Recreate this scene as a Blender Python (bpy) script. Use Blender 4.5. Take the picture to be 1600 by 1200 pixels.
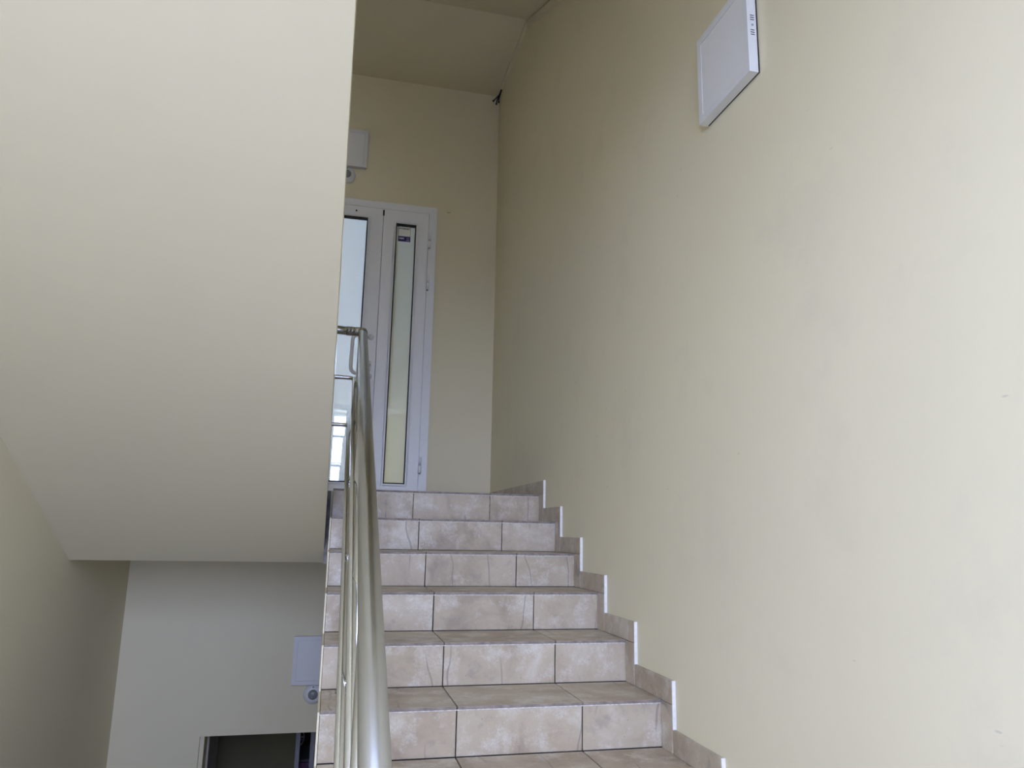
import bpy, bmesh, math, random
from mathutils import Vector, Matrix

for o in list(bpy.data.objects): bpy.data.objects.remove(o)
scene = bpy.context.scene
C = scene.collection
random.seed(7)

# ------------------------------------------------------------------ camera
F_PX = 1164.3
YAW, PITCH, ROLL = 0.23333, 0.19750, 0.019106
CAM = Vector((-1.16698, -4.14131, -0.21796))
fwd = Vector((math.sin(YAW)*math.cos(PITCH), math.cos(YAW)*math.cos(PITCH), math.sin(PITCH)))
r0 = Vector((math.cos(YAW), -math.sin(YAW), 0)); u0 = r0.cross(fwd)
rt = r0*math.cos(ROLL) + u0*math.sin(ROLL); up = rt.cross(fwd)
cd = bpy.data.cameras.new('camera'); cam = bpy.data.objects.new('camera', cd); C.objects.link(cam)
cd.sensor_fit = 'HORIZONTAL'; cd.sensor_width = 36; cd.lens = 36*F_PX/1600; cd.clip_start = 0.02
m = Matrix((rt, up, -fwd)).transposed().to_4x4(); m.translation = CAM
cam.matrix_world = m
scene.camera = cam

# ------------------------------------------------------------------ daylight and exposure
w = bpy.data.worlds.new('overcast_sky'); scene.world = w; w.use_nodes = True
bg = w.node_tree.nodes['Background']
bg.inputs['Color'].default_value = (0.76, 0.88, 1.40, 1); bg.inputs['Strength'].default_value = 6.0
scene.view_settings.view_transform = 'Standard'; scene.view_settings.look = 'None'
scene.view_settings.gamma = 1.0; scene.view_settings.use_curve_mapping = False
scene.view_settings.exposure = 1.0

WIN = (-2.36, -0.42, -0.80, 1.61)          # the stair window behind the camera: x0, x1, z0, z1
WIN2 = (-2.05, -1.02, 2.03, 2.80)          # smaller window one storey higher
S = 3.78                                   # storey height
def portal(x0, x1, z0, z1, y):
    l = bpy.data.lights.new('window_portal', 'AREA'); l.shape = 'RECTANGLE'
    l.size = x1-x0; l.size_y = z1-z0; l.cycles.is_portal = True
    o = bpy.data.objects.new('window_portal', l); C.objects.link(o)
    o.location = ((x0+x1)/2, y, (z0+z1)/2); o.rotation_euler = (math.radians(90), 0, 0)
portal(*WIN, -5.12)
portal(*WIN2, -5.12)
FILL_WIN = (-2.55, -1.30, 0.15, 2.40)           # unseen window added to brighten the door glass from behind
portal(*FILL_WIN, 4.12)

# ------------------------------------------------------------------ materials
def newmat(name):
    M = bpy.data.materials.new(name); M.use_nodes = True
    nt = M.node_tree; b = nt.nodes['Principled BSDF']
    return M, nt, b
def N(nt, typ, **kw):
    n = nt.nodes.new(typ)
    for k, v in kw.items():
        if k in ('operation', 'blend_type', 'data_type', 'feature', 'noise_dimensions'): setattr(n, k, v)
        else: n.inputs[k].default_value = v
    return n
def ramp(nt, fac, stops):
    r = nt.nodes.new('ShaderNodeValToRGB'); nt.links.new(fac, r.inputs[0])
    e = r.color_ramp.elements
    while len(e) < len(stops): e.new(0.5)
    for i, (p, c) in enumerate(stops):
        e[i].position = p; e[i].color = (*c, 1) if len(c) == 3 else c
    return r.outputs[0]
def mixc(nt, fac, a, b, mode='MIX'):
    n = nt.nodes.new('ShaderNodeMix'); n.data_type = 'RGBA'; n.blend_type = mode
    for s, v in ((n.inputs[0], fac), (n.inputs[6], a), (n.inputs[7], b)):
        if isinstance(v, (int, float)): s.default_value = v
        elif isinstance(v, tuple): s.default_value = (*v, 1)
        else: nt.links.new(v, s)
    return n.outputs[2]
def plain(name, col, rough=0.5, metal=0.0, noise=0.04, scale=30, bump=0.0, spec=0.5):
    M, nt, b = newmat(name)
    tc = nt.nodes.new('ShaderNodeTexCoord')
    nz = N(nt, 'ShaderNodeTexNoise', Scale=scale, Detail=4.0); nt.links.new(tc.outputs['Object'], nz.inputs['Vector'])
    dk = tuple(c*(1-noise) for c in col); lt = tuple(min(1, c*(1+noise)) for c in col)
    nt.links.new(ramp(nt, nz.outputs[0], [(0.3, dk), (0.7, lt)]), b.inputs['Base Color'])
    b.inputs['Roughness'].default_value = rough; b.inputs['Metallic'].default_value = metal
    b.inputs['Specular IOR Level'].default_value = spec
    if bump:
        bp = N(nt, 'ShaderNodeBump', Strength=bump, Distance=0.002); nt.links.new(nz.outputs[0], bp.inputs['Height'])
        nt.links.new(bp.outputs[0], b.inputs['Normal'])
    return M
CREAM = (0.81, 0.735, 0.53)
def paint_mat(name, marks):
    M, nt, b = newmat(name)
    geo = nt.nodes.new('ShaderNodeNewGeometry')
    big = N(nt, 'ShaderNodeTexNoise', Scale=1.3, Detail=5.0); nt.links.new(geo.outputs['Position'], big.inputs['Vector'])
    col = ramp(nt, big.outputs[0], [(0.35, tuple(c*0.97 for c in CREAM)), (0.65, CREAM)])
    fine = N(nt, 'ShaderNodeTexNoise', Scale=220.0, Detail=3.0); nt.links.new(geo.outputs['Position'], fine.inputs['Vector'])
    if marks:
        # grubby hand smears and little scuffs
        sm = N(nt, 'ShaderNodeTexNoise', Scale=2.6, Detail=8.0, Roughness=0.65); nt.links.new(geo.outputs['Position'], sm.inputs['Vector'])
        f1 = ramp(nt, sm.outputs[0], [(0.52, (0, 0, 0)), (0.72, (0.30, 0.30, 0.30))])
        col = mixc(nt, f1, col, (0.62, 0.56, 0.45))
        mp = N(nt, 'ShaderNodeMapping'); mp.inputs['Rotation'].default_value = (0.7, 0, 0); mp.inputs['Scale'].default_value = (1, 3.2, 11.0)
        nt.links.new(geo.outputs['Position'], mp.inputs['Vector'])
        vo = N(nt, 'ShaderNodeTexVoronoi', Scale=1.7); nt.links.new(mp.outputs[0], vo.inputs['Vector'])
        f2 = ramp(nt, vo.outputs['Distance'], [(0.03, (0.40, 0.40, 0.40)), (0.055, (0, 0, 0))])
        brk = N(nt, 'ShaderNodeTexNoise', Scale=3.0, Detail=2.0); nt.links.new(geo.outputs['Position'], brk.inputs['Vector'])
        f3 = ramp(nt, brk.outputs[0], [(0.50, (0, 0, 0)), (0.56, (1, 1, 1))])
        f4 = mixc(nt, 1.0, f2, f3, 'MULTIPLY')
        col = mixc(nt, f4, col, (0.42, 0.40, 0.36))
    nt.links.new(col, b.inputs['Base Color'])
    b.inputs['Roughness'].default_value = 0.62; b.inputs['Specular IOR Level'].default_value = 0.25
    bp = N(nt, 'ShaderNodeBump', Strength=0.12, Distance=0.0015); nt.links.new(fine.outputs[0], bp.inputs['Height'])
    nt.links.new(bp.outputs[0], b.inputs['Normal'])
    return M
M_WALLR = paint_mat('cream_wall_paint_scuffed', True)
M_WALL = paint_mat('cream_wall_paint', False)

def tile_mat():
    M, nt, b = newmat('beige_stone_tile')
    tc = nt.nodes.new('ShaderNodeTexCoord'); oi = nt.nodes.new('ShaderNodeObjectInfo')
    mul = N(nt, 'ShaderNodeVectorMath', operation='SCALE'); mul.inputs['Scale'].default_value = 37.0
    cmb = nt.nodes.new('ShaderNodeCombineXYZ')
    for i in range(3): nt.links.new(oi.outputs['Random'], cmb.inputs[i])
    nt.links.new(cmb.outputs[0], mul.inputs[0])
    add = N(nt, 'ShaderNodeVectorMath', operation='ADD'); nt.links.new(tc.outputs['Object'], add.inputs[0]); nt.links.new(mul.outputs[0], add.inputs[1])
    v = add.outputs[0]
    n1 = N(nt, 'ShaderNodeTexNoise', Scale=4.0, Detail=7.0, Roughness=0.6, Distortion=0.5); nt.links.new(v, n1.inputs['Vector'])
    col = ramp(nt, n1.outputs[0], [(0.32, (0.36, 0.285, 0.20)), (0.47, (0.47, 0.385, 0.275)), (0.60, (0.53, 0.45, 0.335)), (0.74, (0.63, 0.58, 0.475))])
    n2 = N(nt, 'ShaderNodeTexNoise', Scale=9.0, Detail=8.0, Roughness=0.7); nt.links.new(v, n2.inputs['Vector'])
    f = ramp(nt, n2.outputs[0], [(0.50, (0, 0, 0)), (0.68, (0.6, 0.6, 0.6))])
    col = mixc(nt, f, col, (0.72, 0.69, 0.61))
    sp = N(nt, 'ShaderNodeTexNoise', Scale=160.0, Detail=3.0); nt.links.new(v, sp.inputs['Vector'])
    fs = mixc(nt, 1.0, ramp(nt, sp.outputs[0], [(0.56, (0, 0, 0)), (0.72, (0.30, 0.30, 0.30))]), ramp(nt, n2.outputs[0], [(0.50, (0, 0, 0)), (0.56, (1, 1, 1))]), 'MULTIPLY')
    col = mixc(nt, fs, col, (0.85, 0.85, 0.85))
    fs = mixc(nt, 1.0, ramp(nt, sp.outputs[0], [(0.30, (0.35, 0.35, 0.35)), (0.38, (0, 0, 0))]), ramp(nt, n2.outputs[0], [(0.50, (0, 0, 0)), (0.56, (1, 1, 1))]), 'MULTIPLY')
    col = mixc(nt, fs, col, (0.22, 0.20, 0.19))
    f = ramp(nt, n2.outputs[0], [(0.28, (0.55, 0.55, 0.55)), (0.42, (0, 0, 0))])
    col = mixc(nt, f, col, (0.25, 0.22, 0.20))
    # thin diagonal veins
    wv = nt.nodes.new('ShaderNodeTexWave'); wv.inputs['Scale'].default_value = 1.6; wv.inputs['Distortion'].default_value = 3.5
    wv.inputs['Detail'].default_value = 3.0; wv.inputs['Detail Scale'].default_value = 1.2; nt.links.new(v, wv.inputs['Vector'])
    fv = ramp(nt, wv.outputs[1], [(0.0, (0.6, 0.6, 0.6)), (0.004, (0, 0, 0))])
    nb = N(nt, 'ShaderNodeTexNoise', Scale=2.5, Detail=2.0); nt.links.new(v, nb.inputs['Vector'])
    fv = mixc(nt, 1.0, fv, ramp(nt, nb.outputs[0], [(0.52, (0, 0, 0)), (0.60, (1, 1, 1))]), 'MULTIPLY')
    col = mixc(nt, fv, col, (0.20, 0.17, 0.15))
    # pits
    n3 = N(nt, 'ShaderNodeTexVoronoi', Scale=38.0); nt.links.new(v, n3.inputs['Vector'])
    fp = ramp(nt, n3.outputs['Distance'], [(0.05, (0.6, 0.6, 0.6)), (0.11, (0, 0, 0))])
    fq = ramp(nt, sp.outputs[0], [(0.52, (0, 0, 0)), (0.58, (1, 1, 1))])
    col = mixc(nt, mixc(nt, 1.0, fp, fq, 'MULTIPLY'), col, (0.16, 0.14, 0.13))
    nt.links.new(col, b.inputs['Base Color'])
    rr = ramp(nt, n2.outputs[0], [(0.3, (0.50, 0.50, 0.50)), (0.7, (0.30, 0.30, 0.30))])
    nt.links.new(rr, b.inputs['Roughness'])
    bp = N(nt, 'ShaderNodeBump', Strength=0.35, Distance=0.003); nt.links.new(n2.outputs[0], bp.inputs['Height'])
    nt.links.new(bp.outputs[0], b.inputs['Normal'])
    return M
M_TILE = tile_mat()
M_TEDGE = plain('tile_front_edge', (0.25, 0.205, 0.17), 0.6, noise=0.25, scale=40)  # darker brown than the tile face, for tread fronts
M_GROUT = plain('dark_grout', (0.06, 0.052, 0.046), 0.9, noise=0.2, scale=60)
M_PSTRIP = plain('pale_riser_strip', (0.66, 0.62, 0.58), 0.7, noise=0.35, scale=70)
M_CONC = plain('raw_concrete', (0.22, 0.215, 0.21), 0.9, noise=0.35, scale=25, bump=0.5)
M_FILL = plain('white_edge_filler', (0.80, 0.79, 0.76), 0.6, noise=0.08, scale=60)
M_METAL = plain('satin_steel_tube', (0.42, 0.425, 0.43), 0.26, 1.0, noise=0.02)
M_CHROME = plain('polished_steel', (0.66, 0.68, 0.70), 0.20, 1.0, noise=0.02)
M_PVC = plain('white_pvc', (0.89, 0.89, 0.91), 0.28, noise=0.01)
M_GASKET = plain('black_rubber', (0.012, 0.012, 0.014), 0.6, noise=0.1)
M_PLAST = plain('white_plastic', (0.78, 0.78, 0.78), 0.35, noise=0.01)
M_DIFF = plain('opal_diffuser', (0.80, 0.80, 0.79), 0.45, noise=0.01)
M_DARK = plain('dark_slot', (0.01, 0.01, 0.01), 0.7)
M_LENS = plain('grey_sensor_lens', (0.26, 0.28, 0.27), 0.3, noise=0.08, scale=200)
M_HANDLE = plain('grey_painted_handle', (0.70, 0.70, 0.70), 0.4, noise=0.02)
M_BLUE = plain('sticker_blue', (0.028, 0.020, 0.16), 0.4, noise=0.1)
M_STK = plain('sticker_white', (0.80, 0.79, 0.74), 0.4, noise=0.02)
M_INK = plain('sticker_ink', (0.02, 0.02, 0.02), 0.5)
M_GREYM = plain('grey_door_metal', (0.36, 0.37, 0.42), 0.45, noise=0.03)
M_LEAF = plain('grey_brown_door_leaf', (0.36, 0.335, 0.335), 0.5, noise=0.03)
M_OLIVE = plain('olive_wall_paint', (0.14, 0.122, 0.065), 0.7, noise=0.05, scale=5)
M_JAMB = plain('grey_beige_jamb', (0.50, 0.465, 0.39), 0.6, noise=0.03)
M_PURP = plain('purple_cloth', (0.40, 0.20, 0.40), 0.8, noise=0.25, scale=30)
M_GROUND = plain('outdoor_ground', (0.30, 0.30, 0.28), 0.9, noise=0.15, scale=0.3)
def pane_mat():
    M, nt, b = newmat('clear_window_pane'); nt.nodes.remove(b)
    t = nt.nodes.new('ShaderNodeBsdfTransparent'); g = nt.nodes.new('ShaderNodeBsdfGlossy'); g.inputs['Roughness'].default_value = 0.02
    nz = N(nt, 'ShaderNodeTexNoise', Scale=2.0); tint = ramp(nt, nz.outputs[0], [(0.3, (0.95, 0.97, 0.97)), (0.7, (0.97, 0.98, 0.98))])
    nt.links.new(tint, t.inputs['Color'])
    mx = nt.nodes.new('ShaderNodeMixShader'); mx.inputs[0].default_value = 0.05
    nt.links.new(t.outputs[0], mx.inputs[1]); nt.links.new(g.outputs[0], mx.inputs[2])
    nt.links.new(mx.outputs[0], nt.nodes['Material Output'].inputs[0])
    return M
M_PANE = pane_mat()
def door_glass(name, see, tint):
    # reflective film over obscured glass: part mirror, part soft see-through of the daylit room behind
    M, nt, b = newmat(name); nt.nodes.remove(b)
    g = nt.nodes.new('ShaderNodeBsdfGlossy'); g.inputs['Roughness'].default_value = 0.02; g.inputs['Color'].default_value = (0.85, 0.92, 0.95, 1)
    t = nt.nodes.new('ShaderNodeBsdfTranslucent')
    nz = N(nt, 'ShaderNodeTexNoise', Scale=3.0); nt.links.new(ramp(nt, nz.outputs[0], [(0.3, tuple(c*0.985 for c in tint)), (0.7, tint)]), t.inputs['Color'])
    mx = nt.nodes.new('ShaderNodeMixShader'); mx.inputs[0].default_value = see
    nt.links.new(g.outputs[0], mx.inputs[1]); nt.links.new(t.outputs[0], mx.inputs[2])
    nt.links.new(mx.outputs[0], nt.nodes['Material Output'].inputs[0])
    return M
M_GLASS = door_glass('reflective_obscured_glass', 0.62, (0.84, 0.88, 0.86))
M_GLASS2 = door_glass('reflective_tinted_glass', 0.52, (0.66, 0.68, 0.62))

# ------------------------------------------------------------------ mesh helpers
def link(name, me, mats, parent=None, loc=(0, 0, 0)):
    o = bpy.data.objects.new(name, me); C.objects.link(o); o.location = loc
    for mm in (mats if isinstance(mats, (list, tuple)) else [mats]): me.materials.append(mm)
    if parent is not None: o.parent = parent
    return o
def tag(o, label=None, cat=None, group=None, kind=None):
    if label: o['label'] = label
    if cat: o['category'] = cat
    if group: o['group'] = group
    if kind: o['kind'] = kind
    return o
def empty(name, loc=(0, 0, 0)):
    o = bpy.data.objects.new(name, None); C.objects.link(o); o.location = loc; o.empty_display_size = 0.1
    return o
def bm_box(bm, x0, x1, y0, y1, z0, z1, bevel=0.0, mi=0):
    vs = [bm.verts.new((x, y, z)) for x in (x0, x1) for y in (y0, y1) for z in (z0, z1)]
    fs = []
    for q in ((0, 1, 3, 2), (4, 6, 7, 5), (0, 4, 5, 1), (2, 3, 7, 6), (0, 2, 6, 4), (1, 5, 7, 3)):
        f = bm.faces.new([vs[i] for i in q]); f.material_index = mi; fs.append(f)
    if bevel:
        es = list({e for f in fs for e in f.edges})
        bmesh.ops.bevel(bm, geom=es, offset=bevel, segments=2, affect='EDGES', profile=0.5)
    return fs
def finish(bm, name, mats, parent=None, loc=(0, 0, 0), smooth=False):
    bmesh.ops.recalc_face_normals(bm, faces=bm.faces[:])
    me = bpy.data.meshes.new(name)
    if smooth:
        for f in bm.faces: f.smooth = True
    bm.to_mesh(me); bm.free()
    return link(name, me, mats, parent, loc)
def bm_ring(bm, x0, x1, z0, z1, i0, i1, j0, j1, ya, yb, open_bottom=False):
    '''mitred rectangular frame: outer x0..x1, z0..z1, inner i0..i1, j0..j1, front ya, back yb'''
    V = {}
    for nm, (a, b, c, d) in (('o', (x0, x1, z0, z1)), ('i', (i0, i1, j0, j1))):
        for t, y in (('f', ya), ('b', yb)):
            V[nm+t] = [bm.verts.new(q) for q in ((a, y, c), (b, y, c), (b, y, d), (a, y, d))]
    for k in range(4):
        k2 = (k+1) % 4
        if open_bottom and k == 0: continue
        bm.faces.new((V['of'][k], V['of'][k2], V['if'][k2], V['if'][k])); bm.faces.new((V['ob'][k2], V['ob'][k], V['ib'][k], V['ib'][k2]))
        bm.faces.new((V['of'][k2], V['of'][k], V['ob'][k], V['ob'][k2])); bm.faces.new((V['if'][k], V['if'][k2], V['ib'][k2], V['ib'][k]))
    if open_bottom:
        bm.faces.new((V['of'][0], V['if'][0], V['ib'][0], V['ob'][0])); bm.faces.new((V['of'][1], V['if'][1], V['ib'][1], V['ob'][1]))
    ed = [e for e in bm.edges if all(v in V['of'] for v in e.verts) or all(v in V['if'] for v in e.verts)]
    bmesh.ops.recalc_face_normals(bm, faces=bm.faces[:])
    bmesh.ops.bevel(bm, geom=ed, offset=0.004, segments=2, affect='EDGES')
def ring_frame(name, dims, mat, parent, open_bottom=False):
    off = absloc(parent); bm = bmesh.new(); bm_ring(bm, *dims, open_bottom=open_bottom)
    bmesh.ops.translate(bm, verts=bm.verts[:], vec=-off)
    return finish(bm, name, mat, parent)
def rel(parent):
    return Vector(parent.location) if parent is not None else Vector((0, 0, 0))
def absloc(o):
    v = Vector((0, 0, 0))
    while o is not None: v += Vector(o.location); o = o.parent
    return v
def box(name, x0, x1, y0, y1, z0, z1, mat, parent=None, bevel=0.0, base=False):
    """axis-aligned box given in world coordinates"""
    off = absloc(parent)
    c = Vector(((x0+x1)/2, (y0+y1)/2, (z0+z1)/2))
    bm = bmesh.new(); bm_box(bm, x0-c.x, x1-c.x, y0-c.y, y1-c.y, z0-c.z, z1-c.z, bevel)
    return finish(bm, name, mat, parent, c-off)
def boxes(name, lst, mat, parent=None, bevel=0.0):
    off = absloc(parent); bm = bmesh.new()
    for (x0, x1, y0, y1, z0, z1) in lst: bm_box(bm, x0-off.x, x1-off.x, y0-off.y, y1-off.y, z0-off.z, z1-off.z, bevel)
    return finish(bm, name, mat, parent)
def prism_x(name, poly, x0, x1, mat, parent=None):
    """polygon in (y,z) extruded along x"""
    off = absloc(parent); bm = bmesh.new()
    a = [bm.verts.new((x0-off.x, y-off.y, z-off.z)) for y, z in poly]; b = [bm.verts.new((x1-off.x, y-off.y, z-off.z)) for y, z in poly]
    n = len(poly); caps = [bm.faces.new(a), bm.faces.new(b[::-1])]
    for i in range(n): bm.faces.new((a[i], a[(i+1) % n], b[(i+1) % n], b[i]))
    bm.normal_update()
    bmesh.ops.triangulate(bm, faces=caps, ngon_method='EAR_CLIP')
    return finish(bm, name, mat, parent)
def fillet(pts, rad, seg=8):
    pts = [Vector(p) for p in pts]; out = [pts[0]]
    for i in range(1, len(pts)-1):
        p, a, b = pts[i], (pts[i-1]-pts[i]), (pts[i+1]-pts[i])
        r = rad[i] if isinstance(rad, (list, tuple)) else rad
        ang = a.angle(b); d = min(r/math.tan(ang/2), a.length*0.49, b.length*0.49)
        s, e = p+a.normalized()*d, p+b.normalized()*d
        for k in range(seg+1):
            t = k/seg; out.append(s*(1-t)**2+p*2*t*(1-t)+e*t*t)
    out.append(pts[-1]); return out
def bm_tube(bm, pts, r, seg=16, cap=True):
    pts = [Vector(p) for p in pts]; n = len(pts)
    tang = [(pts[min(i+1, n-1)]-pts[max(i-1, 0)]).normalized() for i in range(n)]
    ref = Vector((0, 0, 1)) if abs(tang[0].z) < 0.9 else Vector((1, 0, 0))
    u = tang[0].cross(ref).normalized(); rings = []
    for i in range(n):
        u = (u-tang[i]*u.dot(tang[i])).normalized(); v = tang[i].cross(u)
        rr = r[i] if isinstance(r, (list, tuple)) else r
        rings.append([bm.verts.new(pts[i]+(u*math.cos(2*math.pi*k/seg)+v*math.sin(2*math.pi*k/seg))*rr) for k in range(seg)])
    for i in range(n-1):
        for k in range(seg):
            bm.faces.new((rings[i][k], rings[i][(k+1) % seg], rings[i+1][(k+1) % seg], rings[i+1][k]))
    if cap: bm.faces.new(rings[0][::-1]); bm.faces.new(rings[-1])
def tube(name, pts, r, mat, parent=None, seg=16):
    off = absloc(parent); bm = bmesh.new(); bm_tube(bm, [Vector(p)-off for p in pts], r, seg)
    o = finish(bm, name, mat, parent, smooth=True)
    for f in o.data.polygons:
        if len(f.vertices) > 4: f.use_smooth = False
    return o
def lathe_y(name, prof, center, mat, parent=None, seg=28):
    """profile of (radius, y towards the viewer) turned about the y axis; -y faces the room"""
    off = absloc(parent); c = Vector(center)-off; bm = bmesh.new(); rings = []
    for r, d in prof:
        if r < 1e-6: rings.append([bm.verts.new((c.x, c.y-d, c.z))])
        else: rings.append([bm.verts.new((c.x+r*math.cos(2*math.pi*k/seg), c.y-d, c.z+r*math.sin(2*math.pi*k/seg))) for k in range(seg)])
    for a, b in zip(rings, rings[1:]):
        if len(a) == 1 and len(b) == 1: continue
        for k in range(seg):
            k2 = (k+1) % seg
            if len(b) == 1: bm.faces.new((a[k], a[k2], b[0]))
            elif len(a) == 1: bm.faces.new((a[0], b[k], b[k2]))
            else: bm.faces.new((a[k], a[k2], b[k2], b[k]))
    return finish(bm, name, mat, parent, smooth=True)

# ------------------------------------------------------------------ dimensions
T, R = 0.32, 0.15443            # tread depth, rise
NR = 12                         # risers in a flight
XL = -2.44                      # left wall
XF = -1.158                     # left ends of the step tiles
XG = -1.1845                    # edge of the flight on the other side of the slit
YF = 1.4235                     # wall with the doors
YB = -5.0                       # window wall
ZH = -NR*R                      # half landing
YH = -(NR-1)*T                  # edge of the half landing
ZT, ZBOT = 6.2, -S

# ------------------------------------------------------------------ room shell
def st(o, label, cat='wall'): return tag(o, label, cat, kind='structure')
st(box('wall_right', 0, 0.25, YB-0.25, YF+0.25, ZBOT-0.2, ZT, M_WALLR), 'long cream painted wall rising on the right of the stairs')
st(box('wall_left', XL-0.25, XL, YB-0.25, YF+0.25, ZBOT-0.2, ZT, M_WALL), 'cream wall on the far left below the sloping soffit')
# far wall with the upper door opening and the lower doorway
DX0, DX1, DZ1 = -1.82, -0.487, 2.31          # upper double door
LX0, LX1, LZ1 = -1.90, -0.95, -1.563         # lower doorway
bm = bmesh.new()
YW = YF+0.24
for (x0, x1, z0, z1) in [(XL, 0, DZ1, ZT), (XL, DX0, 0, DZ1), (DX1, 0, 0, DZ1), (XL, 0, LZ1, 0), (XL, LX0, ZBOT, LZ1), (LX1, 0, ZBOT, LZ1)]:
    bm_box(bm, x0, x1, YF, YW, z0, z1)
bmesh.ops.remove_doubles(bm, verts=bm.verts[:], dist=1e-5)
st(finish(bm, 'wall_far', M_WALL), 'cream end wall around the white door and the lower doorway')
# window wall behind the camera
def with_holes(x0, x1, z0, z1, holes):
    xs = sorted({x0, x1, *[h[0] for h in holes], *[h[1] for h in holes]}); zs = sorted({z0, z1, *[h[2] for h in holes], *[h[3] for h in holes]})
    for i in range(len(xs)-1):
        for j in range(len(zs)-1):
            cx, cz = (xs[i]+xs[i+1])/2, (zs[j]+zs[j+1])/2
            if not any(h[0] < cx < h[1] and h[2] < cz < h[3] for h in holes): yield xs[i], xs[i+1], zs[j], zs[j+1]
bm = bmesh.new()
for (x0, x1, z0, z1) in with_holes(XL, 0, ZBOT, ZT, [WIN, WIN2]): bm_box(bm, x0, x1, YB-0.22, YB, z0, z1)
st(finish(bm, 'wall_back', M_WALL), 'cream wall with the stair window behind the viewer')
st(box('floor', XL, 0, YB, YF, ZBOT-0.2, ZBOT, M_TILE), 'tiled floor of the storey below', 'floor')
def window(name, W, label, xm0, xm1, zt):
    x0, x1, z0, z1 = W
    e = empty(name, ((x0+x1)/2, YB-0.12, z0)); st(e, label, 'window')
    a, b = YB-0.15, YB-0.08
    boxes('window_frame', [(x0, x1, a, b, z0, z0+0.06), (x0, x1, a, b, z1-0.06, z1), (x0, x0+0.06, a, b, z0+0.06, z1-0.06), (x1-0.06, x1, a, b, z0+0.06, z1-0.06)], M_PVC, e)
    box('mullion', xm0, xm1, a, b, z0+0.06, z1-0.06, M_PVC, e, 0.004)
    box('transom', x0+0.06, xm0, a+0.01, b-0.01, zt-0.012, zt+0.012, M_PVC, e, 0.003)
    box('pane', x0+0.06, xm0, a+0.033, a+0.037, z0+0.06, zt-0.012, M_PANE, e)
    box('pane', x0+0.06, xm0, a+0.033, a+0.037, zt+0.012, z1-0.06, M_PANE, e)
    box('pane', xm1, x1-0.06, a+0.033, a+0.037, z0+0.06, z1-0.06, M_PANE, e)
    box('window_sill', x0, x1, YB-0.08, YB+0.10, z0-0.03, z0, M_PVC, e, 0.006)
window('window_1', WIN, 'white framed stair window on the half landing, seen only mirrored in the door glass', -0.995, -0.915, 0.81)
window('window_2', WIN2, 'white framed stair window one storey higher', -1.56, -1.50, 2.55)
st(box('ground', -60, 60, -90, YB-0.6, -6.2, -6.0, M_GROUND), 'pale paved ground outside the stair window', 'ground')

# half landings
st(box('floor_half_landing', XL, 0, YB, YH, ZH-0.40, ZH-0.0, M_TILE), 'tiled half landing at the foot of the flight', 'floor')
st(box('ceiling_half_landing', XL, 0, YB, YH, 1.61, -ZH, M_WALL), 'cream underside of the half landing overhead', 'ceiling')
st(box('ceiling_top', XL, 0, YB, YH, 1.61+S, -ZH+S, M_WALL), 'cream underside of the topmost half landing', 'ceiling')

# door landing: slab, with a raw concrete strip in the slit between the flights
LP = [(0.02, -0.012), (YF, -0.012), (YF, -0.394), (0.17, -0.394), (0.02, -0.318)]
LPR = [(0.012, -0.012), (YF, -0.012), (YF, -0.394), (0.012, -0.394)]
def landing(z, name, label):
    e = empty(name, (-1.2, YF, z)); tag(e, label, 'landing', kind='structure')
    prism_x('slab', [(y, q+z) for y, q in LP], XL, XG, M_WALL, e)
    prism_x('concrete_edge', [(y+0.02, q+z) for y, q in LPR], XG, XF-0.008, M_CONC, e)
    prism_x('slab', [(y, q+z) for y, q in LPR], XF-0.008, 0, M_WALL, e)
    return e
ld = landing(0, 'floor_landing', 'landing in front of the white door, edged by tiles')
cl = prism_x('ceiling', [(y, q+S) for y, q in LPR], XL, 0, M_WALL); tag(cl, 'flat cream ceiling above the door landing', 'ceiling', kind='structure')

# ------------------------------------------------------------------ step tiles
random.seed(11)
SEAM = [XF, -0.725, -0.296, -0.0]
def tile_mesh(w, d, h, bev=0.0015, front=True):
    """tile with a darker brown edge on the front (-y) side"""
    bm = bmesh.new(); bm_box(bm, -w/2, w/2, -d/2, d/2, -h/2, h/2, bev)
    bm.normal_update()
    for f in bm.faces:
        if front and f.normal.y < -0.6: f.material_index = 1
    bmesh.ops.recalc_face_normals(bm, faces=bm.faces[:])
    me = bpy.data.meshes.new('tile'); bm.to_mesh(me); bm.free()
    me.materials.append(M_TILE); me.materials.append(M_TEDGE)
    return me
G = 0.0021
TH = 0.010       # tile thickness
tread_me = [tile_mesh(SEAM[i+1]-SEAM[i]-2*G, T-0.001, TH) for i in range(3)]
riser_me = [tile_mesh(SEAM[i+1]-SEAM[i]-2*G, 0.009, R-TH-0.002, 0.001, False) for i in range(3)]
def put(name, me, loc, parent):
    o = bpy.data.objects.new(name, me); C.objects.link(o); o.parent = parent; o.location = Vector(loc)-absloc(parent)
    return o
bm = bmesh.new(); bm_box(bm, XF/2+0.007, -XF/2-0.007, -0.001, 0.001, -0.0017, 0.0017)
strip_me = bpy.data.meshes.new('riser_strip'); bmesh.ops.recalc_face_normals(bm, faces=bm.faces[:]); bm.to_mesh(strip_me); bm.free(); strip_me.materials.append(M_PSTRIP)
flight = empty('stair_flight', ((XF)/2, YH, ZH))
tag(flight, 'flight of beige stone-tiled steps climbing to the white door', 'stairs')
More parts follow.
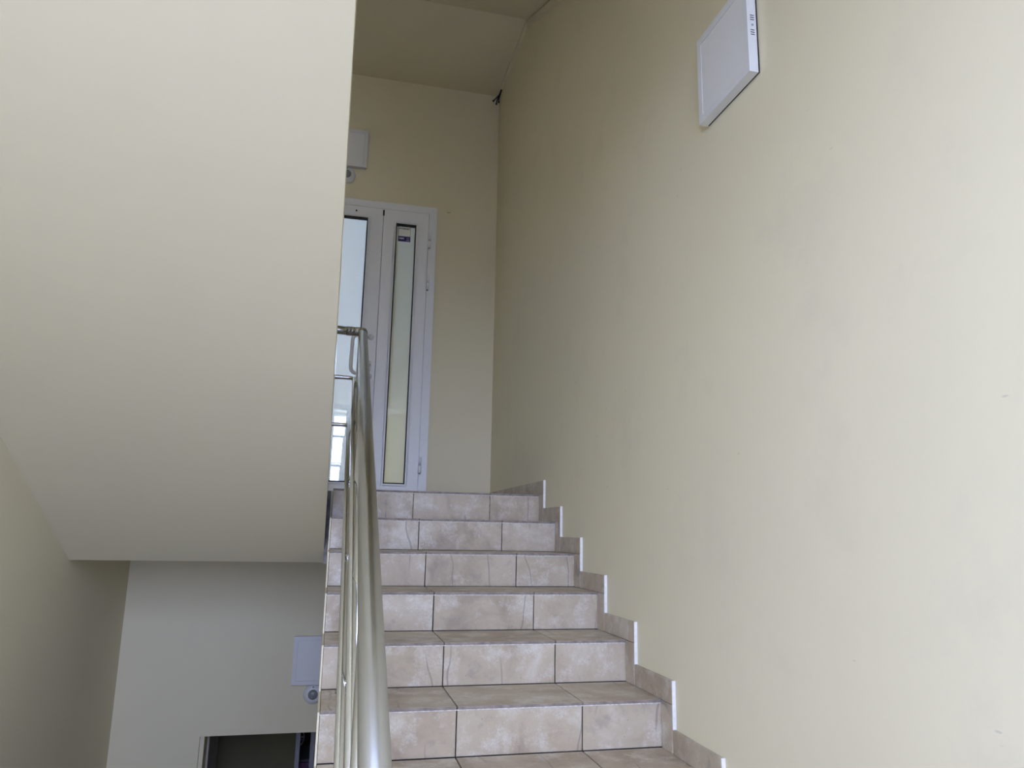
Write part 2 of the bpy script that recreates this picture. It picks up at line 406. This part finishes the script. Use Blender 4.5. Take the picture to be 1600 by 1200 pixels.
# structural body under the tiles, in dark bedding mortar
def step_profile(dy, dz, soff):
    pr = []
    for k in range(1, NR+1):                      # riser k carries tread k (k=1 is the landing)
        y = -(k-1)*T+dy
        pr += [(y, -(k-1)*R-dz), (y, -k*R-dz)]
    return pr
NOSE = 0.006
body = [(0.012, -0.012)]+step_profile(NOSE+0.010, TH+0.001, None)[1:]
yb, zb = body[-1]
body += [(YH+0.012, ZH-0.40), (0.012, -0.394-0.52*0.42)]
body = [q for q in body]
prism_x('flight_body', body, XF+0.001, -0.002, M_GROUT, flight)
side = [(0.012, -0.016)]+step_profile(NOSE+0.004, 0.006, None)[1:]+[(YH+0.012, ZH-0.40), (0.012, -0.394-0.52*0.42)]
prism_x('side_plaster', side, XF-0.006, XF+0.0005, M_WALL, flight)
for k in range(1, NR+1):
    y, z = -(k-1)*T, -(k-1)*R
    par = flight
    for i in range(3):
        xc = (SEAM[i]+SEAM[i+1])/2; jx = random.uniform(-0.0003, 0.0003)
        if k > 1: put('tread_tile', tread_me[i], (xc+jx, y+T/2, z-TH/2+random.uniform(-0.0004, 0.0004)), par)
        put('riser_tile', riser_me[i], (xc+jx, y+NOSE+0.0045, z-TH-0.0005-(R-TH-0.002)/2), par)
    put('riser_strip', strip_me, (XF/2-0.006, y+NOSE-0.0006, z-TH-0.0022), flight)  # thin pale strip across the riser top, under the nosing
# landing tiles (front row and the rows behind it)
for r_ in range(3):
    d = T if r_ == 0 else 0.43
    y0 = 0 if r_ == 0 else T+(r_-1)*0.43
    y1 = min(y0+d, YF-0.002)
    for i in range(3):
        me = tread_me[i] if r_ == 0 else tile_mesh(SEAM[i+1]-SEAM[i]-2*G, y1-y0-0.003, TH, front=False)
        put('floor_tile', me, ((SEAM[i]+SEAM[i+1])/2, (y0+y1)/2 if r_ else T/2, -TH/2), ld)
    for i in range(3):
        x0, x1 = XL+i*0.418, XL+(i+1)*0.418
        put('floor_tile', tile_mesh(x1-x0-2*G, y1-y0-0.003-(0.02 if r_ == 0 else 0), TH, front=False), ((x0+x1)/2, (y0+y1)/2+(0.01 if r_ == 0 else 0), -TH/2), ld)

# stepped skirting tiles on the right wall
bb = empty('baseboard_right', (0, YH, ZH)); tag(bb, 'stepped beige tile skirting along the right wall beside the steps', 'baseboard', kind='structure')
SK, SO, ST = 0.077, 0.088, 0.012
def sk_tile(dy, dz):
    bm = bmesh.new(); bm_box(bm, -ST/2, ST/2, -dy/2, dy/2, -dz/2, dz/2, 0.0012)
    me = bpy.data.meshes.new('skirting'); bmesh.ops.recalc_face_normals(bm, faces=bm.faces[:]); bm.to_mesh(me); bm.free(); me.materials.append(M_TILE); return me
me_h = sk_tile(T-0.002, SK-0.002); me_v = sk_tile(SO-0.004, R-0.002)
bm = bmesh.new(); bm_box(bm, -ST/2-0.0005, ST/2, -0.002, 0.002, -R/2, R/2, 0.0008); me_f = bpy.data.meshes.new('edge_filler'); bmesh.ops.recalc_face_normals(bm, faces=bm.faces[:]); bm.to_mesh(me_f); bm.free(); me_f.materials.append(M_FILL)
for k in range(1, NR+1):
    y, z = -(k-1)*T, -(k-1)*R
    if k > 1: put('skirting_tile', me_h, (-ST/2, y-SO+T/2, z+SK/2), bb)
    put('skirting_tile', me_v, (-ST/2, y-SO/2-0.001+NOSE/2, z-R/2), bb)
    put('edge_filler', me_f, (-ST/2, y-SO-0.0015, z+SK-R/2), bb)
for i in range(4):
    y0 = -SO+i*(YF+SO)/4; y1 = -SO+(i+1)*(YF+SO)/4
    put('skirting_tile', sk_tile(y1-y0-0.002, SK-0.002), (-ST/2, (y0+y1)/2, SK/2), bb)

# ------------------------------------------------------------------ the flights overhead and below
def left_profile(z):
    p = [(0.02, z-0.012), (0.02, z-0.318), (YH, z-0.394+0.505*(0.17-YH)), (YH, z-ZH-0.012)]
    top = []
    for k in range(NR, 0, -1):
        y = -(k-1)*T
        top += [(y-0.0, z+k*R-0.012), (y, z+(k-1)*R-0.012)]
    top[-1] = (0.0, z-0.012)
    return [p[0], p[1], p[2]]+top
def left_flight(z, name, label, kind=None):
    e = empty(name, ((XL+XG)/2, 0, z)); tag(e, label, 'stairs', kind=kind)
    prism_x('flight_slab', left_profile(z), XL, XG, M_WALL, e)
    for k in range(1, NR):
        y = -k*T
        box('tread_tile', XL, XG, y, y+T-0.001, z+k*R-0.0115, z+k*R, M_TILE, e)
    return e
left_flight(0, 'upper_stair_flight', 'broad smooth cream soffit of the flight sloping up on the left', 'structure')
left_flight(S, 'topmost_stair_flight', 'stair flight one storey higher, closing the stairwell', 'structure')
left_flight(-S, 'lower_stair_flight', 'stair flight leading down to the lower doorway', 'structure')
# right-hand flight one storey higher: its soffit slopes down towards the viewer from the ceiling
e = empty('overhead_stair_flight', (-0.6, 0, S)); tag(e, 'dark cream sloping soffit at the top beyond the flat ceiling', 'stairs', kind='structure')
pr = [(0.43, S-0.394), (0.43, S-0.394+0.2), (0.012, S-0.012)]
for k in range(1, NR+1): pr += [(-(k-1)*T, S-(k-1)*R-0.012), (-(k-1)*T, S-k*R-0.012)]
pr = [(0.012, S-0.394), (0.012, S-0.012)]+pr[4:]+[(YH, S-0.394-0.52*(0.43-YH))]
# soffit wedge reaches below the landing slab as far as y = 0.43
prism_x('flight_slab', pr[:-1]+[(YH, 1.46), (0.012, S-0.394-0.49*0.418)], XG-0.034, 0, M_WALL, e)
prism_x('soffit_haunch', [(0.012, S-0.394), (0.43, S-0.394), (0.012, S-0.394-0.49*0.418)], XG-0.034, 0, M_WALL, e)

# ------------------------------------------------------------------ unseen room behind the white door, window added to light its glass
RY = 4.0
bm = bmesh.new()
for (x0, x1, z0, z1) in with_holes(-2.6, 0.2, -0.1, 3.0, [FILL_WIN]): bm_box(bm, x0, x1, RY, RY+0.22, z0, z1)
bm_box(bm, -2.7, -2.6, YW, RY+0.22, -0.1, 3.0); bm_box(bm, 0.2, 0.3, YW+0.02, RY+0.22, -0.1, 3.0)
st(finish(bm, 'wall_room', M_WALL), 'cream walls of the unseen room behind the white door')
st(box('floor_room', -2.7, 0.3, YW, RY, -0.2, -0.1, M_TILE), 'floor of the unseen room behind the white door', 'floor')
st(box('ceiling_room', -2.7, 0.3, YW, RY+0.22, 3.0, 3.1, M_WALL), 'ceiling of the unseen room behind the white door', 'ceiling')
e = empty('fill_window', (-1.75, RY+0.1, 0.35)); tag(e, 'unseen white window added behind the white door to light its glass', 'window', kind='structure')
x0, x1, z0, z1 = FILL_WIN
boxes('window_frame', [(x0, x1, RY+0.08, RY+0.15, z0, z0+0.06), (x0, x1, RY+0.08, RY+0.15, z1-0.06, z1), (x0, x0+0.06, RY+0.08, RY+0.15, z0+0.06, z1-0.06), (x1-0.06, x1, RY+0.08, RY+0.15, z0+0.06, z1-0.06)], M_PVC, e)
box('pane', x0+0.06, x1-0.06, RY+0.11, RY+0.114, z0+0.06, z1-0.06, M_PANE, e)

# ------------------------------------------------------------------ upper double door
door = empty('door_1', ((DX0+DX1)/2, YF, 0)); tag(door, 'white double door with tall mirrored glass panes on the landing', 'door', kind='structure')
FY = 1.400                                   # face of the frame
fw = 0.062
ring_frame('door_frame', (DX0, DX1, 0, DZ1, DX0+fw, DX1-fw, 0, DZ1-fw, FY, YF+0.06), M_PVC, door, True)
box('threshold', DX0+fw, DX1-fw, FY+0.004, YF+0.06, 0, 0.02, M_PVC, door, 0.002)
def leaf(x0, x1, g0, g1, gz0, gz1, label, glass):
    z0, z1 = 0.024, DZ1-fw-0.003
    a, b = FY-0.012, YF+0.045
    fr = ring_frame('door_leaf', (x0, x1, z0, z1, g0, g1, gz0, gz1, a, b), M_PVC, door)
    fr['label'] = label
    s = 0.009
    ya, yb = a+0.006, a+0.022
    boxes('gasket', [(g0, g1, ya, yb, gz0, gz0+s), (g0, g1, ya, yb, gz1-s*2.4, gz1), (g0, g0+s, ya, yb, gz0+s, gz1-s*2.4), (g1-s, g1, ya, yb, gz0+s, gz1-s*2.4)], M_GASKET, fr)
    # glazing bead, a slim bright rounded lip around the pane
    ring_frame('glazing_bead', (g0-0.016, g1+0.016, gz0-0.016, gz1+0.016, g0-0.001, g1+0.001, gz0-0.001, gz1+0.001, a-0.004, a+0.004), M_PVC, fr)
    box('glass_pane', g0+0.003, g1-0.003, a+0.014, a+0.015, gz0+0.003, gz1-0.003, glass, fr)
    return fr
lr = leaf(-0.9045, DX1-fw-0.003, -0.806, -0.648, 0.118, 2.142, 'narrow right door leaf with a slim glass strip', M_GLASS2)
ll = leaf(DX0+fw+0.003, -0.9075, -1.655, -1.022, 0.120, 2.160, 'wide left door leaf with a large glass pane', M_GLASS)
box('keyhole_cap', -1.121, -1.109, FY-0.018, FY-0.010, 2.199, 2.211, M_GASKET, ll, 0.003)
box('astragal', -0.94, -0.875, YF+0.046, YF+0.056, 0.02, DZ1-fw, M_PVC, door)
# short black strip over the leaf gap at the top
box('top_gap_strip', -0.912, -0.9, FY-0.016, FY-0.008, 2.19, 2.235, M_GASKET, door, 0.001)
for z in (2.02, 1.675, 0.262):
    h = tube('hinge', [(-0.543, FY-0.022, z+0.002), (-0.543, FY-0.022, z+0.060)], 0.0105, M_PVC, lr, 12)
    tube('hinge_knuckle', [(-0.543, FY-0.022, z-0.058), (-0.543, FY-0.022, z-0.004)], 0.0125, M_PVC, h, 12)
    tube('hinge_pin', [(-0.543, FY-0.022, z-0.066), (-0.543, FY-0.022, z-0.058)], 0.008, M_GREYM, h, 12)
hd = tube('pull_handle', fillet([(-0.952, FY-0.010, 1.207), (-1.083, FY-0.085, 1.200), (-1.088, FY-0.085, 0.915), (-0.952, FY-0.010, 0.905)], 0.05), 0.0135, M_HANDLE, ll)
for z in (1.207, 0.905): lathe_y('handle_rosette', [(0.0, 0.02), (0.019, 0.019), (0.022, 0.012), (0.022, 0.0)], (-0.950, FY-0.012, z), M_HANDLE, hd, 20)
lk = box('lock_plate', -0.963, -0.936, FY-0.019, FY-0.011, 0.945, 1.025, M_HANDLE, ll, 0.004)
lathe_y('lock_cylinder', [(0, 0.012), (0.008, 0.012), (0.009, 0.0)], (-0.9495, FY-0.018, 0.99), M_CHROME, lk, 16)

# sticker on the narrow glass strip (its square code is left out)
SY = FY-0.012+0.014
stk = empty('sticker', (-0.741, SY, 2.0)); tag(stk, 'small white and blue internet notice sticker on the narrow glass pane', 'sticker')
sx0, sx1, sz0, sz1 = -0.783, -0.692, 1.998, 2.126
box('sheet', sx0, sx1, SY-0.0016, SY-0.0002, sz0, sz1, M_STK, stk)
box('edge_line', sx0-0.002, sx0+0.001, SY-0.0018, SY-0.0002, sz0, sz1, M_INK, stk)
box('edge_line', sx1-0.001, sx1+0.002, SY-0.0018, SY-0.0002, sz0, sz1, M_INK, stk)
bnd = box('blue_band', sx0-0.002, sx1+0.002, SY-0.0026, SY-0.0016, sz0, sz0+0.043, M_BLUE, stk)
for i, (a, b_) in enumerate([(0.006, 0.010), (0.013, 0.016), (0.019, 0.025), (0.028, 0.034), (0.037, 0.042)]):
    box('band_mark', sx0+a, sx0+b_, SY-0.0031, SY-0.0026, sz0+0.018+0.002*(i % 2), sz0+0.031, M_STK, bnd)
def ring(name, cx, cz, r, wd, y, mat, parent):
    off = absloc(parent); bm = bmesh.new(); n = 20; A = []; B = []
    for k in range(n):
        a = 2*math.pi*k/n
        A.append(bm.verts.new((cx+r*math.cos(a)-off.x, y-off.y, cz+r*math.sin(a)-off.z))); B.append(bm.verts.new((cx+(r-wd)*math.cos(a)-off.x, y-off.y, cz+(r-wd)*math.sin(a)-off.z)))
    fs = [bm.faces.new((A[k], A[(k+1) % n], B[(k+1) % n], B[k])) for k in range(n)]
    bmesh.ops.solidify(bm, geom=fs, thickness=0.0005)
    return finish(bm, name, mat, parent)
ring('band_emblem', sx1-0.018, sz0+0.025, 0.009, 0.003, SY-0.0031, M_STK, bnd)
box('band_mark', sx1-0.031, sx1-0.006, SY-0.0031, SY-0.0026, sz0+0.007, sz0+0.010, M_STK, bnd)
tcv = bpy.data.curves.new('lettering', 'FONT'); tcv.body = 'INTERNET'; tcv.size = 0.019; tcv.align_x = 'CENTER'; tcv.extrude = 0.0003; tcv.offset = 0.0004
to = bpy.data.objects.new('tmp', tcv); C.objects.link(to); bpy.context.view_layer.update()
tme = bpy.data.meshes.new_from_object(to.evaluated_get(bpy.context.evaluated_depsgraph_get())); bpy.data.objects.remove(to)
tl = link('lettering', tme, M_INK, stk, Vector(((sx0+sx1)/2, SY-0.0022, 2.098))-absloc(stk)); tl.rotation_euler = (math.radians(90), 0, 0)

# ------------------------------------------------------------------ panel lights and motion sensors
def panel_light(name, label, origin, rotz, sd=-1):
    """square surface panel; local: -y faces the room, centre of its back at the origin"""
    W, D, B = 0.315, 0.036, 0.026
    e = empty(name, origin); tag(e, label, 'light', 'square panel lights on the stairwell walls')
    def lb(nm, x0, x1, y0, y1, z0, z1, mat, par=e, bev=0.0):
        bm = bmesh.new(); bm_box(bm, x0, x1, y0, y1, z0, z1, bev); return finish(bm, nm, mat, par)
    h = W/2
    bm = bmesh.new()
    for q in ((-h, h, -D, -0.006, -h, -h+B), (-h, h, -D, -0.006, h-B, h), (-h, -h+B, -D, -0.006, -h+B, h-B), (h-B, h, -D, -0.006, -h+B, h-B)): bm_box(bm, *q)
    bmesh.ops.remove_doubles(bm, verts=bm.verts[:], dist=1e-6)
    hs = finish(bm, 'housing', M_PLAST, e)
    lb('diffuser', -h+B+0.001, h-B-0.001, -D+0.0015, -D+0.010, -h+B+0.001, h-B-0.001, M_DIFF)
    lb('groove', -h+B-0.001, h-B+0.001, -D+0.006, -D+0.012, -h+B-0.001, h-B+0.001, M_GREYM)
    lb('gap_shade_plate', -h+0.002, h-0.002, -0.0065, 0, -h+0.002, h-0.002, M_DARK)  # black plate stands in for the shadow gap between housing and wall
    # ventilation slots and screw on the side that faces -x locally
    for s in (1, -1):
        for i in range(3):
            zc = s*0.025+(i-1)*0.0075
            sl = lb('vent_slot', *sorted((sd*(h+0.0006), sd*(h-0.002))), -0.026, -0.013, zc-0.0012, zc+0.0012, M_DARK, hs)
    bm = bmesh.new(); bm_tube(bm, [(sd*(h+0.001), -0.019, 0), (sd*(h-0.002), -0.019, 0)], 0.004, 12); finish(bm, 'screw', M_GREYM, hs)
    e.rotation_euler = (0, 0, rotz)
    return e
# right wall: local -y must face -x world, i.e. rotate by -90 degrees; the vents face the viewer
panel_light('panel_light', 'square white panel light high on the right wall', (0, -2.207, 1.143+0.16), math.radians(-90), 1)
def sensor(name, label, c):
    e = empty(name, c); tag(e, label, 'motion sensor', 'round motion sensors under panel lights')
    lathe_y('base', [(0.0, 0.0), (0.064, 0.0), (0.066, 0.006), (0.064, 0.014), (0.056, 0.024), (0.046, 0.031), (0.035, 0.034), (0.0, 0.034)], c, M_PLAST, e, 36)
    lathe_y('lens', [(0.033, 0.0335), (0.031, 0.040), (0.025, 0.046), (0.013, 0.050), (0.0, 0.051)], c, M_LENS, e, 28)
    lathe_y('indicator', [(0.004, 0.031), (0.003, 0.0335), (0, 0.034)], (c[0], c[1], c[2]+0.048), M_DARK, e, 12)
panel_light('panel_light', 'square white panel light above the white door', (-1.217, YF, 2.728), 0)
sensor('motion_sensor', 'round white motion sensor right above the white door', (-1.205, YF, 2.503))
panel_light('panel_light', 'square white panel light above the lower dark doorway', (-1.189, YF, -1.097), 0)
sensor('motion_sensor', 'round white motion sensor above the lower dark doorway', (-1.199, YF, -1.318))

# small blank box on the wall right of the door
e = empty('wall_box', (-0.393, YF, 2.30)); tag(e, 'tiny square cream junction box on wall right of the door', 'junction box')
box('case', -0.409, -0.377, YF-0.014, YF, 2.288, 2.322, M_WALL, e, 0.003)
box('cap', -0.402, -0.384, YF-0.018, YF-0.013, 2.294, 2.315, M_WALL, e, 0.002)

# ------------------------------------------------------------------ cable trunking along ceiling, with loose cable ends
tr = empty('cable_trunking', (-0.01, YF, 3.36)); tag(tr, 'slim cream cable trunking in the corner of ceiling and right wall', 'trunking')
box('trunk', -0.026, 0, 0.445, YF-0.14, S-0.394-0.022, S-0.394, M_WALL, tr, 0.001)
off = 0.03
def slope_z(y): return S-0.394-0.49*(0.43-y)
pr2 = [(0.44, slope_z(0.44)-0.058), (0.44, slope_z(0.44)-0.012), (-1.6, slope_z(-1.6)-0.012), (-1.6, slope_z(-1.6)-0.058)]
prism_x('trunk', pr2, -0.022, 0, M_WALL, tr)
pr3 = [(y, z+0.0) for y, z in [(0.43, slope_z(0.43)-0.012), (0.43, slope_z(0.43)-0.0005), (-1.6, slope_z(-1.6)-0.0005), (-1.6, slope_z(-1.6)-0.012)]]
prism_x('trunk_gap_shade', pr3, -0.012, -0.001, M_DARK, tr)  # near-black strip stands in for the shade above the sloping trunk
cb = empty('loose_cables', (-0.02, YF-0.03, 3.36)); tag(cb, 'black loose cable ends poking out of the trunking by the far corner', 'cable')
zc = S-0.394
for pts in ([(-0.014, YF-0.138, zc-0.016), (-0.018, YF-0.08, zc-0.030), (-0.026, YF-0.03, zc-0.055), (-0.030, YF-0.02, zc-0.085)],
            [(-0.012, YF-0.138, zc-0.016), (-0.020, YF-0.07, zc-0.034), (-0.040, YF-0.035, zc-0.045), (-0.056, YF-0.02, zc-0.062)],
            [(-0.010, YF-0.138, zc-0.016), (-0.012, YF-0.06, zc-0.034), (-0.013, YF-0.03, zc-0.050), (-0.011, YF-0.02, zc-0.066)]):
    tube('cable', fillet(pts, 0.02, 5), 0.005, M_GASKET, cb, 10)
    lathe_y('connector', [(0, 0.012), (0.007, 0.010), (0.008, 0.0), (0.005, -0.006), (0, -0.006)], pts[-1], M_GASKET, cb, 14)

# ------------------------------------------------------------------ stainless railing
SL = R/T
def rx(x0, dr, y): return x0+dr*y
rail = empty('stair_railing', (-1.08, YH, ZH)); tag(rail, 'satin steel tube handrail with two thin rails on the stair edge', 'railing')
YE = -3.62
HM, X0, DR = 0.87, -1.050, 0.010
p0 = (rx(X0, DR, YE), YE, HM+SL*YE); p1 = (X0, -0.03, HM+SL*-0.03); p1b = (X0, 0.03, HM)
p2 = (-1.315, 0.035, HM+0.02)
up_end = (-1.315, -3.4, HM+0.10+SL*3.4)
tube('handrail', fillet([p0, (X0, 0.03, HM+SL*0.03)], 0.03)+[], 0.025, M_METAL, rail, 24)
tube('elbow', fillet([(X0, -0.035, HM+SL*-0.035), (X0, 0.032, HM+SL*0.034), (X0-0.06, 0.034, HM+0.012)], 0.030, 10), 0.0258, M_METAL, rail, 24)
tube('handrail', [(X0-0.055, 0.034, HM+0.0118), (-1.27, 0.034, HM+0.02)], 0.0245, M_METAL, rail, 24)
for x in (X0-0.058, -1.128): tube('coupling', [(x+0.010, 0.034, HM+0.0135), (x-0.010, 0.034, HM+0.0139)], 0.0265, M_METAL, rail, 24)
tube('elbow', fillet([(-1.255, 0.034, HM+0.02), (-1.315, 0.034, HM+0.022), (-1.315, -0.04, HM+0.06)], 0.03, 8), 0.0258, M_METAL, rail, 20)
tube('handrail', [(-1.315, -0.03, HM+0.055), (-1.315, -3.4, HM+0.055+SL*3.37)], 0.025, M_METAL, rail, 20)
tube('handrail', fillet([(rx(X0, DR, YE), YE+0.005, HM+SL*YE+0.002), (rx(X0, DR, YE), YE-0.10, HM+SL*YE-0.01), (rx(X0, DR, YE), YE-0.10, HM+SL*YE-0.25)], 0.05), 0.025, M_METAL, rail, 20)
for H, xa, dr in ((0.600, -1.083, 0.006), (0.335, -1.096, 0.006)):
    pts = [(rx(xa, dr, YE), YE, H+SL*YE), (xa, 0.028, H+SL*0.028), (-1.285, 0.03, H+0.016), (-1.285, -3.4, H+0.03+SL*3.43)]
    tube('thin_rail', fillet(pts, [0, 0.030, 0.030, 0], 10), 0.0115, M_CHROME, rail, 20)
PY = (-0.06, -0.70, -1.34, -1.98, -2.62, -3.26)
for y in PY:
    k = math.floor(-y/T)+2
    zt = -(k-1)*R
    x = rx(X0, DR, y)-0.006
    top = HM+SL*y-0.018
    ps = tube('post', [(x, y, zt+0.004), (x, y, top)], 0.0185, M_CHROME, rail, 24)
    tube('post_flange', [(x, y, zt+0.0005), (x, y, zt+0.008), (x, y, zt+0.012)], [0.040, 0.040, 0.022], M_METAL, ps, 24)
    for H, xa, dr in ((0.600, -1.083, 0.006), (0.335, -1.096, 0.006)):
        tube('rail_stub', [(x-0.010, y, H+SL*y), (rx(xa, dr, y)+0.004, y, H+SL*y)], 0.008, M_CHROME, ps, 12)
for y in (-0.16, -1.12, -2.08, -3.04):
    k = math.floor(-y/T)+1
    ps = tube('post', [(-1.315, y, k*R+0.004), (-1.315, y, HM+0.055-SL*(y+0.03)-0.018)], 0.0185, M_METAL, rail, 16)
    tube('post_flange', [(-1.315, y, k*R+0.0005), (-1.315, y, k*R+0.008), (-1.315, y, k*R+0.012)], [0.040, 0.040, 0.022], M_METAL, ps, 20)

# ------------------------------------------------------------------ lower doorway and the dark rooms behind it
VB = 2.60
bm = bmesh.new()
for q in ((XL, LX0-0.006, YW, YW+0.245, ZBOT, 0), (LX0-0.006, LX1, YW, YW+0.245, LZ1+0.01, 0)): bm_box(bm, *q)
st(finish(bm, 'wall_doorway_reveal', M_WALL), 'cream inner reveal of the lower dark doorway')
st(boxes('wall_vestibule', [(-2.30, -2.2, YW+0.245, VB, ZBOT, -1.2), (-0.5, -0.4, YW, 5.2, ZBOT, -1.2), (-2.3, -1.316, VB, VB+0.1, ZBOT, -1.2), (-2.3, -2.2, VB+0.1, 5.2, ZBOT, -1.2), (-2.3, -0.4, 5.2, 5.3, ZBOT, -1.2)], M_OLIVE), 'dark olive wall inside the lower doorway')
st(box('ceiling_vestibule', -2.3, -0.4, YW+0.245, 5.3, -1.2, -1.1, M_OLIVE), 'ceiling of the dark room behind the lower doorway', 'ceiling')
st(box('floor_vestibule', -2.3, -0.4, YF, 5.3, ZBOT-0.2, ZBOT, M_TILE), 'floor of the dark room behind the lower doorway', 'floor')
e = empty('door_2', (LX0, YW+0.24, ZBOT)); tag(e, 'grey door leaf standing open inside the lower doorway', 'door', kind='structure')
box('door_jamb', LX0, LX0+0.028, YF+0.022, YF+0.175, ZBOT, LZ1, M_WALL, e, 0.002)
box('door_jamb', LX0, LX0+0.040, YF+0.176, YW, ZBOT, LZ1, M_JAMB, e, 0.002)
lf = box('door_leaf', LX0-0.045, LX0, 1.915, 2.50, ZBOT+0.01, LZ1+0.02, M_LEAF, e, 0.004)
tube('door_lever', fillet([(LX0, 2.42, ZBOT+1.05), (LX0+0.05, 2.42, ZBOT+1.05), (LX0+0.05, 2.30, ZBOT+1.05)], 0.02), 0.009, M_CHROME, lf, 12)
e = empty('door_3', (-1.2, VB, ZBOT)); tag(e, 'grey framed inner doorway opening into a black room', 'door', kind='structure')
boxes('door_frame', [(-1.316, -1.281, VB-0.02, VB+0.11, ZBOT, -1.5), (-1.2, -0.5, VB+0.105, VB+0.11, -1.55, -1.5)], M_GREYM, e, 0.003)
box('door_leaf', -1.201, -1.165, VB-0.02, VB+0.65, ZBOT+0.01, -1.55, M_GREYM, e, 0.003)
# things glimpsed in the black room
wh = empty('metal_ring', (-1.36, 3.62, -2.15)); tag(wh, 'metal ring with spokes, its shine painted pale, glimpsed in the black gap of the lower doorway', 'metal ring')
n = 28
tube('rim', [(-1.36+0.094*math.cos(2*math.pi*k/n), 3.62, -2.135+0.094*math.sin(2*math.pi*k/n)) for k in range(n+1)], 0.007, M_PLAST, wh, 10)  # pale plastic colour stands in for the highlights on the metal
for a in (0.05, -0.28, 2.1, 4.0):
    tube('spoke', [(-1.36, 3.62, -2.135), (-1.36+0.094*math.cos(a), 3.62, -2.135+0.094*math.sin(a))], 0.008, M_PLAST, wh, 8)
lathe_y('hub', [(0, 0.02), (0.02, 0.018), (0.024, 0.0), (0.02, -0.018), (0, -0.02)], (-1.36, 3.62, -2.135), M_PLAST, wh, 16)
cab = empty('cabinet', (-1.25, 3.9, ZBOT)); tag(cab, 'low purple cabinet glimpsed in the black gap of the lower doorway', 'cabinet')
box('body', -1.60, -0.95, 3.65, 4.1, ZBOT+0.05, -2.365, M_PURP, cab, 0.006)
box('top', -1.62, -0.93, 3.63, 4.12, -2.355, -2.335, M_GREYM, cab, 0.004)
for x in (-1.57, -0.98): box('foot', x-0.025, x+0.025, 3.67, 3.72, ZBOT, ZBOT+0.05, M_GREYM, cab)
